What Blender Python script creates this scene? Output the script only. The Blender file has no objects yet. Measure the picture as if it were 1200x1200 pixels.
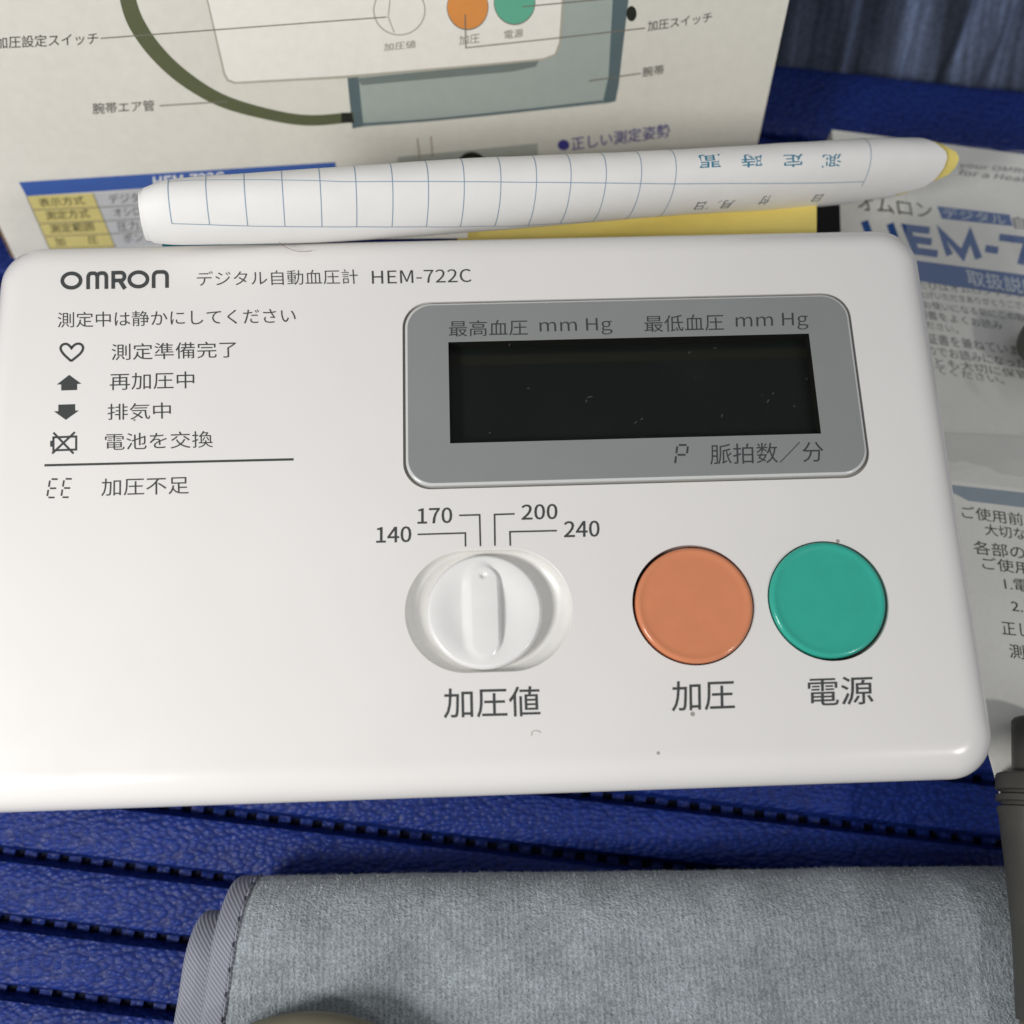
import bpy, bmesh, math, random
import numpy as np
from mathutils import Vector, Matrix, noise
random.seed(7)
sc = bpy.context.scene
C = sc.collection
MM = 0.001
rad = math.radians

# ------------------------------------------------------------------ camera
F_PX = 1188.058                       # focal length in pixels of a 1200 px wide frame
CAM_ROT = (.272365, -.0160277, -.0335999)
CAM_POS = np.array([-2.767, -45.169, 156.371])      # mm; z = 0 is the top face of the monitor
cd = bpy.data.cameras.new('camera'); cam = bpy.data.objects.new('camera', cd); C.objects.link(cam)
cd.sensor_width = 36; cd.lens = 36 * F_PX / 1200
cd.clip_start = 0.005; cd.clip_end = 20
cam.rotation_euler = CAM_ROT; cam.location = CAM_POS * MM
cd.dof.use_dof = True; cd.dof.focus_distance = 0.168; cd.dof.aperture_fstop = 13
sc.camera = cam
# ------------------------------------------------------------------ light
w = bpy.data.worlds.new('World'); sc.world = w; w.use_nodes = True
bg = w.node_tree.nodes['Background']; bg.inputs[0].default_value = (0.93, 0.96, 1.0, 1); bg.inputs[1].default_value = 0.31
def lamp(name, pos, target, power, size, col):
    ld = bpy.data.lights.new(name, 'AREA'); ld.shape = 'DISK'; ld.size = size * MM; ld.energy = power; ld.color = col
    o = bpy.data.objects.new(name, ld); C.objects.link(o); o.location = Vector(pos) * MM
    o.rotation_euler = (Vector(target) - Vector(pos)).to_track_quat('-Z', 'Y').to_euler()
    return o
lamp('near_key_light', (-200, -120, 205), (-40, 0, 0), .73, 84, (1.0, 0.985, 0.965))  # unseen key light, added close by so brightness falls off across the monitor
lamp('ceiling_lamp_light', (400, -260, 480), (60, 0, 0), .75, 44, (1.0, 0.965, 0.93))
sc.view_settings.view_transform = 'Standard'; sc.view_settings.look = 'None'
sc.view_settings.exposure = 0.08; sc.view_settings.gamma = 1
sc.render.engine = 'CYCLES'; sc.cycles.max_bounces = 8; sc.cycles.transparent_max_bounces = 12

# ------------------------------------------------------------------ the lens, used to read positions off the places they stand on
def _rot():
    rx, ry, rz = CAM_ROT; c, s = math.cos, math.sin
    X = np.array([[1,0,0],[0,c(rx),-s(rx)],[0,s(rx),c(rx)]]); Y = np.array([[c(ry),0,s(ry)],[0,1,0],[-s(ry),0,c(ry)]])
    Z = np.array([[c(rz),-s(rz),0],[s(rz),c(rz),0],[0,0,1]]); return Z @ Y @ X
ROT = _rot()
def proj(P):
    q = (np.asarray(P, float) - CAM_POS) @ ROT
    return np.array([600 + F_PX*q[0]/-q[2], 600 - F_PX*q[1]/-q[2]])
class Plane:
    def __init__(s, P, n):
        s.P = np.asarray(P, float); s.n = np.asarray(n, float) / np.linalg.norm(n)
        if s.n @ (CAM_POS - s.P) < 0: s.n = -s.n
    def __call__(s, p, up=0.0):
        d = ROT @ np.array([(p[0]-600)/F_PX, -(p[1]-600)/F_PX, -1.])
        P = s.P + s.n*up; t = ((P-CAM_POS) @ s.n) / (d @ s.n); return CAM_POS + t*d
def level(z): return Plane((0,0,z), (0,0,1))
TOP = level(0)

# ------------------------------------------------------------------ mesh helpers (millimetres in, metres out)
def tag(o, label=None, cat=None, group=None, kind=None):
    for k, v in (('label', label), ('category', cat), ('group', group), ('kind', kind)):
        if v: o[k] = v
    return o
def thing(name, loc, label, cat, group=None):
    o = bpy.data.objects.new(name, None); C.objects.link(o); o.location = Vector(loc)*MM; o.empty_display_size = .01
    o['base'] = [float(x) for x in loc]
    return tag(o, label, cat, group)
def base_of(o):
    b = np.zeros(3)
    while o is not None:
        b = b + np.array(o.location)/MM; o = o.parent
    return b
def mk(name, verts, faces, mat, parent=None, smooth=False, loc=None):
    b = base_of(parent) if parent else np.zeros(3)
    l = np.zeros(3) if loc is None else np.asarray(loc, float) - b
    v = (np.asarray(verts, float) - b - l) * MM
    me = bpy.data.meshes.new(name); me.from_pydata([tuple(x) for x in v], [], [tuple(int(i) for i in f) for f in faces]); me.update()
    o = bpy.data.objects.new(name, me); C.objects.link(o); o.location = Vector(l)*MM
    if parent: o.parent = parent
    for m in (mat if isinstance(mat, (list, tuple)) else [mat]): me.materials.append(m)
    if smooth is True: me.polygons.foreach_set('use_smooth', [True]*len(me.polygons))
    elif smooth: me.polygons.foreach_set('use_smooth', smooth)
    return o
def autosmooth(o, deg=35):
    me = o.data
    bm = bmesh.new(); bm.from_mesh(me)
    for e in bm.edges:
        e.smooth = not (len(e.link_faces) == 2 and e.calc_face_angle(0) > rad(deg))
    for f in bm.faces: f.smooth = True
    bm.to_mesh(me); bm.free(); return o
class Geo:
    def __init__(s): s.v = []; s.f = []
    def add(s, V, Fs):
        n = len(s.v); s.v += [tuple(map(float, p)) for p in V]; s.f += [tuple(n+i for i in f) for f in Fs]; return s
def grid(P, nu, nv, flip=False, closed_u=False):   # P[i][j] -> faces
    V = [P[i][j] for i in range(nu) for j in range(nv)]; Fs = []
    for i in range(nu - (0 if closed_u else 1)):
        for j in range(nv-1):
            a = i*nv+j; b = ((i+1) % nu)*nv+j; q = (a, b, b+1, a+1); Fs.append(q[::-1] if flip else q)
    return V, Fs
def rrect(x0, x1, y0, y1, r, n=10):
    out = []
    for cx, cy, a0 in ((x1-r, y1-r, 0), (x0+r, y1-r, 90), (x0+r, y0+r, 180), (x1-r, y0+r, 270)):
        for i in range(n+1):
            a = rad(a0+90*i/n); out.append((cx+r*math.cos(a), cy+r*math.sin(a)))
    return out
def circ(cx, cy, r, n=96): return [(cx+r*math.cos(2*math.pi*i/n), cy+r*math.sin(2*math.pi*i/n)) for i in range(n)]
def rings(loops, cap=None, inward=False):                        # list of (loop2d, z), joined; cap 'last' closes the last ring
    n = len(loops[0][0]); V = [(x, y, z) for L, z in loops for x, y in L]; Fs = []
    for k in range(len(loops)-1):
        for i in range(n):
            j = (i+1) % n; q = (k*n+i, (k+1)*n+i, (k+1)*n+j, k*n+j); Fs.append(q[::-1] if inward else q)
    if cap: Fs.append(tuple((len(loops)-1)*n+i for i in range(n)))
    return V, Fs
def fill(loops, z):                                # planar area with holes
    bm = bmesh.new(); es = []
    for L in loops:
        vs = [bm.verts.new((x, y, z)) for x, y in L]
        for i in range(len(vs)): es.append(bm.edges.new((vs[i], vs[(i+1) % len(vs)])))
    bmesh.ops.triangle_fill(bm, use_beauty=True, use_dissolve=False, edges=es, normal=(0, 0, 1))
    bm.verts.index_update(); bm.faces.ensure_lookup_table()
    V = [tuple(v.co) for v in bm.verts]; Fs = []
    for f in bm.faces:
        ix = [v.index for v in f.verts]; Fs.append(ix if f.normal.z > 0 or f.calc_area() == 0 else ix[::-1])
    bm.free(); return V, Fs
def tube(path, r, n=20, caps=True):
    pts = [Vector(p) for p in path]; V = []; up = Vector((0, 0, 1)); R_ = r if isinstance(r, (list, tuple)) else [r]*len(pts)
    for i, p in enumerate(pts):
        t = (pts[min(i+1, len(pts)-1)] - pts[max(i-1, 0)]).normalized()
        a = t.cross(up); a = a if a.length > 1e-3 else t.cross(Vector((1, 0, 0))); a.normalize(); b = a.cross(t)
        V += [tuple(p + (a*math.cos(2*math.pi*k/n) + b*math.sin(2*math.pi*k/n))*R_[i]) for k in range(n)]
    Fs = [(i*n+k, i*n+(k+1) % n, (i+1)*n+(k+1) % n, (i+1)*n+k) for i in range(len(pts)-1) for k in range(n)]
    if caps: Fs += [tuple(range(n))[::-1], tuple((len(pts)-1)*n+k for k in range(n))]
    return V, Fs
def catmull(P, n=12):
    P = [np.array(p, float) for p in P]; Q = [2*P[0]-P[1]] + P + [2*P[-1]-P[-2]]; out = []
    for i in range(1, len(Q)-2):
        for k in range(n):
            t = k/n; out.append(.5*((2*Q[i]) + (Q[i+1]-Q[i-1])*t + (2*Q[i-1]-5*Q[i]+4*Q[i+1]-Q[i+2])*t*t + (3*Q[i]-Q[i-1]-3*Q[i+1]+Q[i+2])*t**3))
    return out + [P[-1]]
def smoothstep(a, b, x):
    t = min(1, max(0, (x-a)/(b-a))); return t*t*(3-2*t)

# ------------------------------------------------------------------ materials
def srgb(r, g, b):
    return tuple(((c/255)/12.92 if c/255 <= .04045 else ((c/255+.055)/1.055)**2.4) for c in (r, g, b)) + (1,)
class Mat:
    def __init__(s, name, col, rough=.5, spec=.5):
        s.m = bpy.data.materials.new(name); s.m.use_nodes = True; s.nt = s.m.node_tree; s.b = s.nt.nodes['Principled BSDF']
        s.b.inputs['Base Color'].default_value = col; s.b.inputs['Roughness'].default_value = rough
        s.b.inputs['Specular IOR Level'].default_value = spec
        s.tc = s.nt.nodes.new('ShaderNodeTexCoord'); s.col = col; s.last = None
    def N(s, t, **kw):
        n = s.nt.nodes.new(t)
        for k, v in kw.items():
            if k in n.inputs: n.inputs[k].default_value = v
            else: setattr(n, k, v)
        return n
    def L(s, a, b): s.nt.links.new(a, b)
    def vec(s, scale=(1, 1, 1), rot=(0, 0, 0)):
        m = s.N('ShaderNodeMapping'); m.inputs['Scale'].default_value = scale; m.inputs['Rotation'].default_value = rot
        s.L(s.tc.outputs['Object'], m.inputs['Vector']); return m.outputs['Vector']
    def noise(s, scale, detail=3, rough=.5, vec=None):
        n = s.N('ShaderNodeTexNoise', Scale=scale, Detail=detail, Roughness=rough); s.L(vec or s.tc.outputs['Object'], n.inputs['Vector']); return n.outputs['Fac']
    def ramp(s, fac, stops):
        r = s.N('ShaderNodeValToRGB'); s.L(fac, r.inputs['Fac']); e = r.color_ramp.elements
        while len(e) < len(stops): e.new(.5)
        for k, (p, c) in enumerate(stops): e[k].position = p; e[k].color = c if len(c) == 4 else tuple(c)+(1,)
        return r.outputs['Color']
    def mult(s, colour_out, fac=1.0, base=None):
        m = s.N('ShaderNodeMix', data_type='RGBA', blend_type='MULTIPLY'); m.inputs['Factor'].default_value = fac
        if s.last is None: m.inputs['A'].default_value = base or s.col
        else: s.L(s.last, m.inputs['A'])
        s.L(colour_out, m.inputs['B']); s.last = m.outputs['Result']; s.L(s.last, s.b.inputs['Base Color']); return s
    def vary(s, scale, lo, hi, detail=3, vec=None):
        f = s.noise(scale, detail, vec=vec); return s.mult(s.ramp(f, [(.3, (lo,)*3), (.7, (hi,)*3)]))
    def bump(s, h, strength, dist):
        n = s.N('ShaderNodeBump'); n.inputs['Strength'].default_value = strength; n.inputs['Distance'].default_value = dist
        s.L(h, n.inputs['Height'])
        if s.b.inputs['Normal'].links: s.L(s.b.inputs['Normal'].links[0].from_socket, n.inputs['Normal'])
        s.L(n.outputs['Normal'], s.b.inputs['Normal']); return s
    def roughvar(s, scale, lo, hi):
        f = s.noise(scale, 4); r = s.N('ShaderNodeMapRange'); s.L(f, r.inputs['Value']); r.inputs['From Min'].default_value = .3; r.inputs['From Max'].default_value = .7
        r.inputs['To Min'].default_value = lo; r.inputs['To Max'].default_value = hi; s.L(r.outputs['Result'], s.b.inputs['Roughness']); return s

def specks(m, scale=160, thr=.055, dark=.45):       # small grime dots in the plastic
    v = m.N('ShaderNodeTexVoronoi', Scale=scale); m.L(m.tc.outputs['Object'], v.inputs['Vector'])
    n = m.noise(90, 1)
    t = m.N('ShaderNodeMath', operation='MULTIPLY'); m.L(n, t.inputs[0]); t.inputs[1].default_value = thr*2
    lt = m.N('ShaderNodeMath', operation='LESS_THAN'); m.L(v.outputs['Distance'], lt.inputs[0]); m.L(t.outputs[0], lt.inputs[1])
    wn = m.N('ShaderNodeSeparateColor'); m.L(v.outputs['Color'], wn.inputs[0])
    g = m.N('ShaderNodeMath', operation='GREATER_THAN'); m.L(wn.outputs[0], g.inputs[0]); g.inputs[1].default_value = .88
    a = m.N('ShaderNodeMath', operation='MULTIPLY'); m.L(lt.outputs[0], a.inputs[0]); m.L(g.outputs[0], a.inputs[1])
    m.mult(m.ramp(a.outputs[0], [(0, (1, 1, 1)), (1, (dark, dark*.95, dark*.9))])); return m

M = {}
white = Mat('aged_white_plastic', (.765, .745, .725, 1), .24, .5); white.vary(14, .965, 1.0, 3).vary(60, .985, 1.0, 4); specks(white); white.roughvar(120, .17, .27).bump(white.noise(2500, 2), .05, .00004); M['white'] = white.m
wk = Mat('glossy_white_plastic', (.78, .775, .76, 1), .2, .55); wk.vary(200, .96, 1.0); M['knob'] = wk.m
rc = Mat('recess_white_plastic', (.77, .755, .725, 1), .3, .5); rc.vary(300, .95, 1.0); M['recess'] = rc.m
ob = Mat('orange_plastic', srgb(212, 134, 95), .17, .5); ob.vary(300, .95, 1.0, 4).bump(ob.noise(3000, 2), .06, .00004); M['orange'] = ob.m
gb = Mat('green_plastic', srgb(50, 170, 150), .17, .5); gb.vary(300, .94, 1.0, 4).bump(gb.noise(3000, 2), .06, .00004); M['green'] = gb.m
pn = Mat('grey_panel_plastic', srgb(136, 138, 137), .27, .5); pn.vary(80, .96, 1.0); specks(pn, 260, .05, 1.6); M['panel'] = pn.m
M['ink'] = Mat('dark_grey_ink', srgb(66, 68, 68), .5, .3).m
M['ink_panel'] = Mat('panel_ink', srgb(60, 62, 64), .45, .3).m
M['groove'] = Mat('panel_groove_plastic', (.30, .28, .25, 1), .4, .4).m
M['rim'] = Mat('panel_rim_plastic', (.55, .56, .55, 1), .2, .6).m
M['gap'] = Mat('dark_gap_plastic', (.05, .045, .04, 1), .6, .3).m
lcd = Mat('dark_display_glass', (.006, .008, .0065, 1), .3, .2)
lcd.vary(60, .8, 1.2); M['lcd'] = lcd.m
fr = Mat('display_frame', (.007, .007, .005, 1), .55, .2); M['frame'] = fr.m
# clear cover of the display
def clear(name, gloss, tint, rough, milky=0.0, bumpscale=None):
    m = bpy.data.materials.new(name); m.use_nodes = True; nt = m.node_tree; nt.nodes.clear()
    out = nt.nodes.new('ShaderNodeOutputMaterial'); tr = nt.nodes.new('ShaderNodeBsdfTransparent'); tr.inputs[0].default_value = tint
    gl = nt.nodes.new('ShaderNodeBsdfGlossy'); gl.inputs['Roughness'].default_value = rough; lw = nt.nodes.new('ShaderNodeLayerWeight'); pw = nt.nodes.new('ShaderNodeMath'); pw.operation = 'POWER'; pw.inputs[1].default_value = 4; nt.links.new(lw.outputs['Facing'], pw.inputs[0]); fz = nt.nodes.new('ShaderNodeMath'); fz.operation = 'ADD'; fz.inputs[1].default_value = .05; nt.links.new(pw.outputs[0], fz.inputs[0])
    mx = nt.nodes.new('ShaderNodeMixShader'); mt = nt.nodes.new('ShaderNodeMath'); mt.operation = 'MULTIPLY'; mt.inputs[1].default_value = gloss
    nt.links.new(fz.outputs[0], mt.inputs[0]); nt.links.new(mt.outputs[0], mx.inputs[0]); nt.links.new(tr.outputs[0], mx.inputs[1]); nt.links.new(gl.outputs[0], mx.inputs[2])
    last = mx.outputs[0]
    if milky:
        df = nt.nodes.new('ShaderNodeBsdfDiffuse'); df.inputs[0].default_value = (.75, .77, .78, 1); m2 = nt.nodes.new('ShaderNodeMixShader'); m2.inputs[0].default_value = milky
        nt.links.new(last, m2.inputs[1]); nt.links.new(df.outputs[0], m2.inputs[2]); last = m2.outputs[0]
    if bumpscale:
        tc = nt.nodes.new('ShaderNodeTexCoord'); nz = nt.nodes.new('ShaderNodeTexNoise'); nz.inputs['Scale'].default_value = bumpscale; bp = nt.nodes.new('ShaderNodeBump')
        bp.inputs['Distance'].default_value = .002; bp.inputs['Strength'].default_value = .5; nt.links.new(tc.outputs['Object'], nz.inputs['Vector']); nt.links.new(nz.outputs['Fac'], bp.inputs['Height'])
        nt.links.new(bp.outputs[0], gl.inputs['Normal'])
    nt.links.new(last, out.inputs[0]); return m
M['pane'] = clear('clear_display_cover', .13, (.97, .97, .97, 1), .12)
M['bag'] = clear('clear_plastic_film', 1.6, (.97, .97, .97, 1), .2, .1, 60)
M['dust'] = Mat('pale_dust', (.16, .16, .15, 1), .8, .1).m
# pebbled blue leatherette
def leather(name, col, rough):
    m = Mat(name, col, rough, .28)
    mp = m.N('ShaderNodeMapping'); mp.inputs['Scale'].default_value = (.82, 1.2, .8); m.L(m.tc.outputs['Object'], mp.inputs['Vector'])
    v = m.N('ShaderNodeTexVoronoi', Scale=980); v.feature = 'SMOOTH_F1'; v.inputs['Smoothness'].default_value = .25; m.L(mp.outputs[0], v.inputs['Vector'])
    inv = m.N('ShaderNodeMath', operation='SUBTRACT'); inv.inputs[0].default_value = 1; m.L(v.outputs['Distance'], inv.inputs[1])
    m.mult(m.ramp(v.outputs['Distance'], [(.15, (1, 1, 1)), (.8, (.55, .55, .6))]))
    m.vary(40, .85, 1.1, 3)
    m.bump(inv.outputs[0], .75, .0005).bump(m.noise(4200, 3), .25, .00012); m.roughvar(900, rough-.08, rough+.14); return m.m
M['leather'] = leather('pebbled_blue_leatherette', srgb(22, 47, 124), .48)
M['leather_base'] = Mat('deep_blue_backing', (.004, .006, .022, 1), .8, .2).m
# fabrics
pile = Mat('grey_looped_pile', srgb(160, 168, 173), .85, .25); 
pile.b.inputs['Sheen Weight'].default_value = .35; pile.b.inputs['Sheen Roughness'].default_value = .4
pile.vary(2600, .66, 1.15, 3).vary(900, .82, 1.1, 2).vary(160, .86, 1.1, 2).vary(28, .82, 1.08, 3)
wv = pile.N('ShaderNodeTexWave', Scale=330, Distortion=1.2); wv.inputs['Detail'].default_value = 2; wv.inputs['Detail Scale'].default_value = 300
pile.L(pile.tc.outputs['Object'], wv.inputs['Vector']); pile.mult(pile.ramp(wv.outputs['Fac'], [(0, (.85,)*3), (1, (1.05,)*3)]), 1)
pile.bump(pile.noise(2600, 3), .8, .0005).bump(pile.noise(900, 2), .5, .0006); M['pile'] = pile.m
fz = Mat('pile_fibres', srgb(165, 170, 172), .8, .3); fz.vary(500, .45, 1.5); M['fibre'] = fz.m
tw = Mat('grey_twill_tape', srgb(140, 142, 154), .6, .35)
wv = tw.N('ShaderNodeTexWave', Scale=900, Distortion=.25); wv.bands_direction = 'DIAGONAL'; tw.L(tw.vec((1, .8, 0)), wv.inputs['Vector'])
tw.mult(tw.ramp(wv.outputs['Fac'], [(.2, (.7,)*3), (.8, (1.06,)*3)])); 
wv2 = tw.N('ShaderNodeTexWave', Scale=1100, Distortion=.3); wv2.bands_direction = 'X'; tw.L(tw.tc.outputs['Object'], wv2.inputs['Vector'])
tw.mult(tw.ramp(wv2.outputs['Fac'], [(.2, (.85,)*3), (.8, (1.02,)*3)])); tw.bump(wv.outputs['Fac'], .4, .0002); M['tape'] = tw.m
M['thread'] = Mat('grey_thread', srgb(150, 152, 160), .7, .3).m
M['hole'] = Mat('stitch_hole', srgb(58, 60, 66), .9, .1).m
dn = Mat('dark_striped_fabric', srgb(88, 98, 120), .9, .15)
dn.mult(dn.ramp(dn.noise(1, 4, .6, dn.vec((210, 9, 9))), [(.34, (.30, .30, .28)), (.52, (.85,)*3), (.68, (1.75, 1.8, 1.9))])); dn.vary(900, .75, 1.15)
M['denim'] = dn.m
tb = Mat('dark_table', (.035, .025, .02, 1), .5, .4); tb.vary(20, .7, 1.2); M['table'] = tb.m
# paper, card
cb = Mat('printed_carton_card', srgb(226, 223, 212), .6, .25); cb.vary(500, .95, 1.0, 3).vary(25, .95, 1.02, 3); cb.bump(cb.noise(700, 3), .15, .0002); M['card'] = cb.m
kc = Mat('brown_card_core', srgb(120, 98, 76), .9, .1); kc.vary(900, .8, 1.1); M['kraft'] = kc.m
pp = Mat('white_paper', (.80, .79, .77, 1), .55, .25); pp.vary(300, .975, 1.0, 3); M['paper'] = pp.m
mp_ = Mat('manual_paper', srgb(236, 235, 228), .6, .25); mp_.vary(40, .92, 1.02, 3).vary(800, .96, 1.0); M['manual'] = mp_.m
yl = Mat('yellow_card', srgb(233, 213, 120), .5, .3); yl.vary(300, .96, 1.0); M['yellow'] = yl.m
def ink(name, r, g, b, rough=.55):
    if name not in M:
        m = Mat(name, srgb(r, g, b), rough, .25); m.vary(500, .97, 1.02, 3); M[name] = m.m
    return M[name]
rb = Mat('dark_grey_rubber', srgb(72, 71, 67), .45, .4); rb.vary(300, .9, 1.05); M['rubber'] = rb.m
hz = Mat('olive_grey_rubber_tube', srgb(112, 107, 88), .5, .35); hz.vary(200, .9, 1.05); M['hose'] = hz.m

# ------------------------------------------------------------------ lettering
_tc = {}
_latin = None
try:                                               # the sans face that ships with Blender itself
    import os
    _p = os.path.join(bpy.utils.system_resource('DATAFILES'), 'fonts', 'Noto Sans CJK Regular.woff2')
    if os.path.exists(_p): _latin = bpy.data.fonts.load(_p)
except Exception: _latin = None
def glyphs(s, bold=0.0, shear=0.0):
    k = (s, bold, shear)
    if k not in _tc:
        cu = bpy.data.curves.new('t', 'FONT'); cu.body = s; cu.size = 1; cu.resolution_u = 3; cu.offset = bold; cu.shear = shear
        if _latin and all(ord(ch) < 128 for ch in s): cu.font = _latin
        o = bpy.data.objects.new('t', cu); C.objects.link(o); dg = bpy.context.evaluated_depsgraph_get(); dg.update()
        me = bpy.data.meshes.new_from_object(o.evaluated_get(dg)); V = np.array([v.co[:2] for v in me.vertices]); Fs = [tuple(p.vertices) for p in me.polygons]
        bpy.data.objects.remove(o); bpy.data.curves.remove(cu); bpy.data.meshes.remove(me)
        lo, hi = V.min(0), V.max(0); _tc[k] = ((V-lo)/(hi-lo), Fs)
    return _tc[k]
def lettering(s, pl, BL, BR, TL, mat, parent, up=.04, bold=0.0, name='lettering', shear=0.0):
    V, Fs = glyphs(s, bold, shear); b, r, t = pl(BL, up), pl(BR, up), pl(TL, up)
    P = b + V[:, :1]*(r-b) + V[:, 1:]*(t-b); return mk(name, P, Fs, mat, parent)
def orient(V, Fs, n):
    out = []
    for f in Fs:
        a, b, c = (np.array(V[i]) for i in f[:3]); out.append(f if np.cross(b-a, c-a) @ n > 0 else tuple(f)[::-1])
    return out
def poly(pl, pts, mat, parent, up=.03, name='printed_patch'):
    V = [pl(p, up) for p in pts]; return mk(name, V, orient(V, [tuple(range(len(pts)))], pl.n), mat, parent)
def strokes(pl, lines, wpx, mat, parent, up=.04, name='printed_line'):
    g = Geo()
    for k, L in enumerate(lines):
        L = [np.array(p, float) for p in L]; L = [p for i_, p in enumerate(L) if i_ == 0 or np.linalg.norm(p-L[i_-1]) > 1e-6]; n = len(L); ww = wpx if not isinstance(wpx, (list, tuple)) else None
        A, B = [], []
        for i in range(n):
            t0 = L[i]-L[i-1] if i else L[1]-L[0]; t1 = L[i+1]-L[i] if i < n-1 else t0
            t0 = t0/np.linalg.norm(t0); t1 = t1/np.linalg.norm(t1); t = t0+t1; t /= np.linalg.norm(t)
            nrm = np.array([-t[1], t[0]]) / max(.4, t @ t0); h = (ww if ww else np.interp(i/(n-1), np.linspace(0, 1, len(wpx)), wpx))/2
            A.append(L[i]+nrm*h); B.append(L[i]-nrm*h)
        V = [pl(p, up+.006*k) for p in A+B]; g.add(V, orient(V, [(i, i+1, n+i+1, n+i) for i in range(n-1)], pl.n))
    return mk(name, g.v, g.f, mat, parent)
def ellipse(cx, cy, rx, ry, n=40, rot=0, a0=0, a1=360):
    c, s = math.cos(rot), math.sin(rot)
    return [(cx+rx*math.cos(rad(a0+(a1-a0)*i/n))*c-ry*math.sin(rad(a0+(a1-a0)*i/n))*s, cy+rx*math.cos(rad(a0+(a1-a0)*i/n))*s+ry*math.sin(rad(a0+(a1-a0)*i/n))*c) for i in range(n if abs(a1-a0) == 360 else n+1)]

# ================================================================== SETTING
GZ = -48.0
tt = Geo().add([(-900, -700, GZ-13), (900, -700, GZ-13), (900, 900, GZ-13), (-900, 900, GZ-13)], [(0, 1, 2, 3)])
tag(mk('tabletop', tt.v, tt.f, M['table']), kind='structure')
# striped dark fabric rising behind
def fabric_pt(a, b):
    z0 = GZ-12 + b*.78; y = 118 + b*.62 - .10*(a-60)
    h = 1.6*math.sin(a*.55+1.3*noise.noise(Vector((a*.03, b*.02, 0)))*3) + 3.0*noise.noise(Vector((a*.05, b*.008, 3.))) + 1.2*noise.noise(Vector((a*.3, b*.02, 7.)))
    return (a + b*.10 + 0.0012*b*(a-60), y-h*.78, z0+h*.62+.5)
NA, NB = 420, 40
P = [[fabric_pt(-420+680*i/(NA-1), -2+300*j/(NB-1)) for j in range(NB)] for i in range(NA)]
V, Fs = grid(P, NA, NB)
tag(mk('striped_fabric', V, Fs, M['denim'], None, True, (60, 118, GZ-12)), 'dark blue-grey streaked fabric behind the blue pad at the top right', 'fabric')

# ================================================================== BLUE PAD
PSI = rad(8.5); PR = np.array([math.cos(PSI), -math.sin(PSI), 0]); PQ = np.array([math.sin(PSI), math.cos(PSI), 0])
pad = thing('leatherette_pad', (0, 0, GZ-12), 'blue pebbled leatherette pad with padded ribs, lying under everything', 'pad')
def padpt(a, q, z): return PR*a + PQ*q + np.array([0, 0, GZ+z])
def row_mesh(width, a0, a1, hgt, tabs=True, na=170, nq=14):
    g = Geo(); P = []
    for i in range(na):
        a = a0+(a1-a0)*i/(na-1); L = []
        L.append((a, -width/2+.15, -5.5))
        for j in range(nq):
            t = -1+2*j/(nq-1); wob = .16*math.sin(a*2*math.pi/4.3)*(abs(t)**6)
            q = t*(width/2-.0)+wob; z = hgt*(max(0, 1-abs(t)**3.2))**.5 + .25*noise.noise(Vector((a*.06, t*.6, width)))
            L.append((a, q, z-1.6 if abs(t) == 1 else z))
        L.append((a, width/2-.15, -5.5)); P.append(L)
    V, Fs = grid(P, na, nq+2); g.add(V, Fs)
    if tabs:
        k = 0; a = a0+2
        while a < a1-2:
            x0, x1, y0, y1, z0, z1 = a, a+2.3, width/2-.6, width/2+1.8, -4.5, -3.1
            g.add([(x0,y0,z0),(x1,y0,z0),(x1,y1,z0),(x0,y1,z0),(x0,y0,z1),(x1,y0,z1),(x1,y1,z1),(x0,y1,z1)], [(4,5,6,7),(0,4,7,3),(1,2,6,5)]); a += 4.3
    return g
Q0, PITCH = -66.1, 11.75
rg = row_mesh(10.35, -190, 215, 1.5)
Vr = [np.array([v[0]*PR[0]+v[1]*PQ[0], v[0]*PR[1]+v[1]*PQ[1], v[2]]) for v in rg.v]
rowme = None
for k in range(-7, 15):
    c = padpt(0, Q0+PITCH*(k+.5)-.1, 0)
    if rowme is None:
        o = mk('padded_rib', [v+c for v in Vr], rg.f, M['leather'], pad, True, c); autosmooth(o, 40); rowme = o
    else:
        o = rowme.copy(); C.objects.link(o); o.parent = pad; o.location = Vector(c-base_of(pad))*MM
bq0 = Q0+PITCH*15-.1
bw = 130-bq0
g = row_mesh(bw, -190, 213, 1.8, False, 120, 26)
c = padpt(0, bq0+bw/2, 0)
mk('border_band', [np.array([v[0]*PR[0]+v[1]*PQ[0], v[0]*PR[1]+v[1]*PQ[1], v[2]])+c for v in g.v], g.f, M['leather'], pad, True, c)
V = [padpt(a, q, z) for z in (-4.2, -11.8) for a, q in ((-189, Q0-PITCH*7), (212, Q0-PITCH*7), (212, 129), (-189, 129))]
mk('backing', V, [(0,1,2,3),(7,6,5,4),(0,4,5,1),(1,5,6,2),(2,6,7,3),(3,7,4,0)], M['leather_base'], pad)

# ================================================================== CARTON
v_ = np.array([-0.0, -911., -1180.]); v_[0] = -7; vdn = ROT @ v_; vdn /= np.linalg.norm(vdn)
hh = ROT @ np.array([1, .11, 0.]); hh -= (hh @ vdn)*vdn; hh /= np.linalg.norm(hh)
B0 = level(-42)((8, 283)); BOX = Plane(B0, np.cross(hh, vdn)); nb = BOX.n       # nb faces the camera
box = thing('printed_carton', B0+hh*81+vdn*6, 'cream printed carton with a pictured monitor, leaning behind the real one', 'box')
def bpt(s, t, d=0): return B0 + hh*s + vdn*t + nb*d
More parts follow.
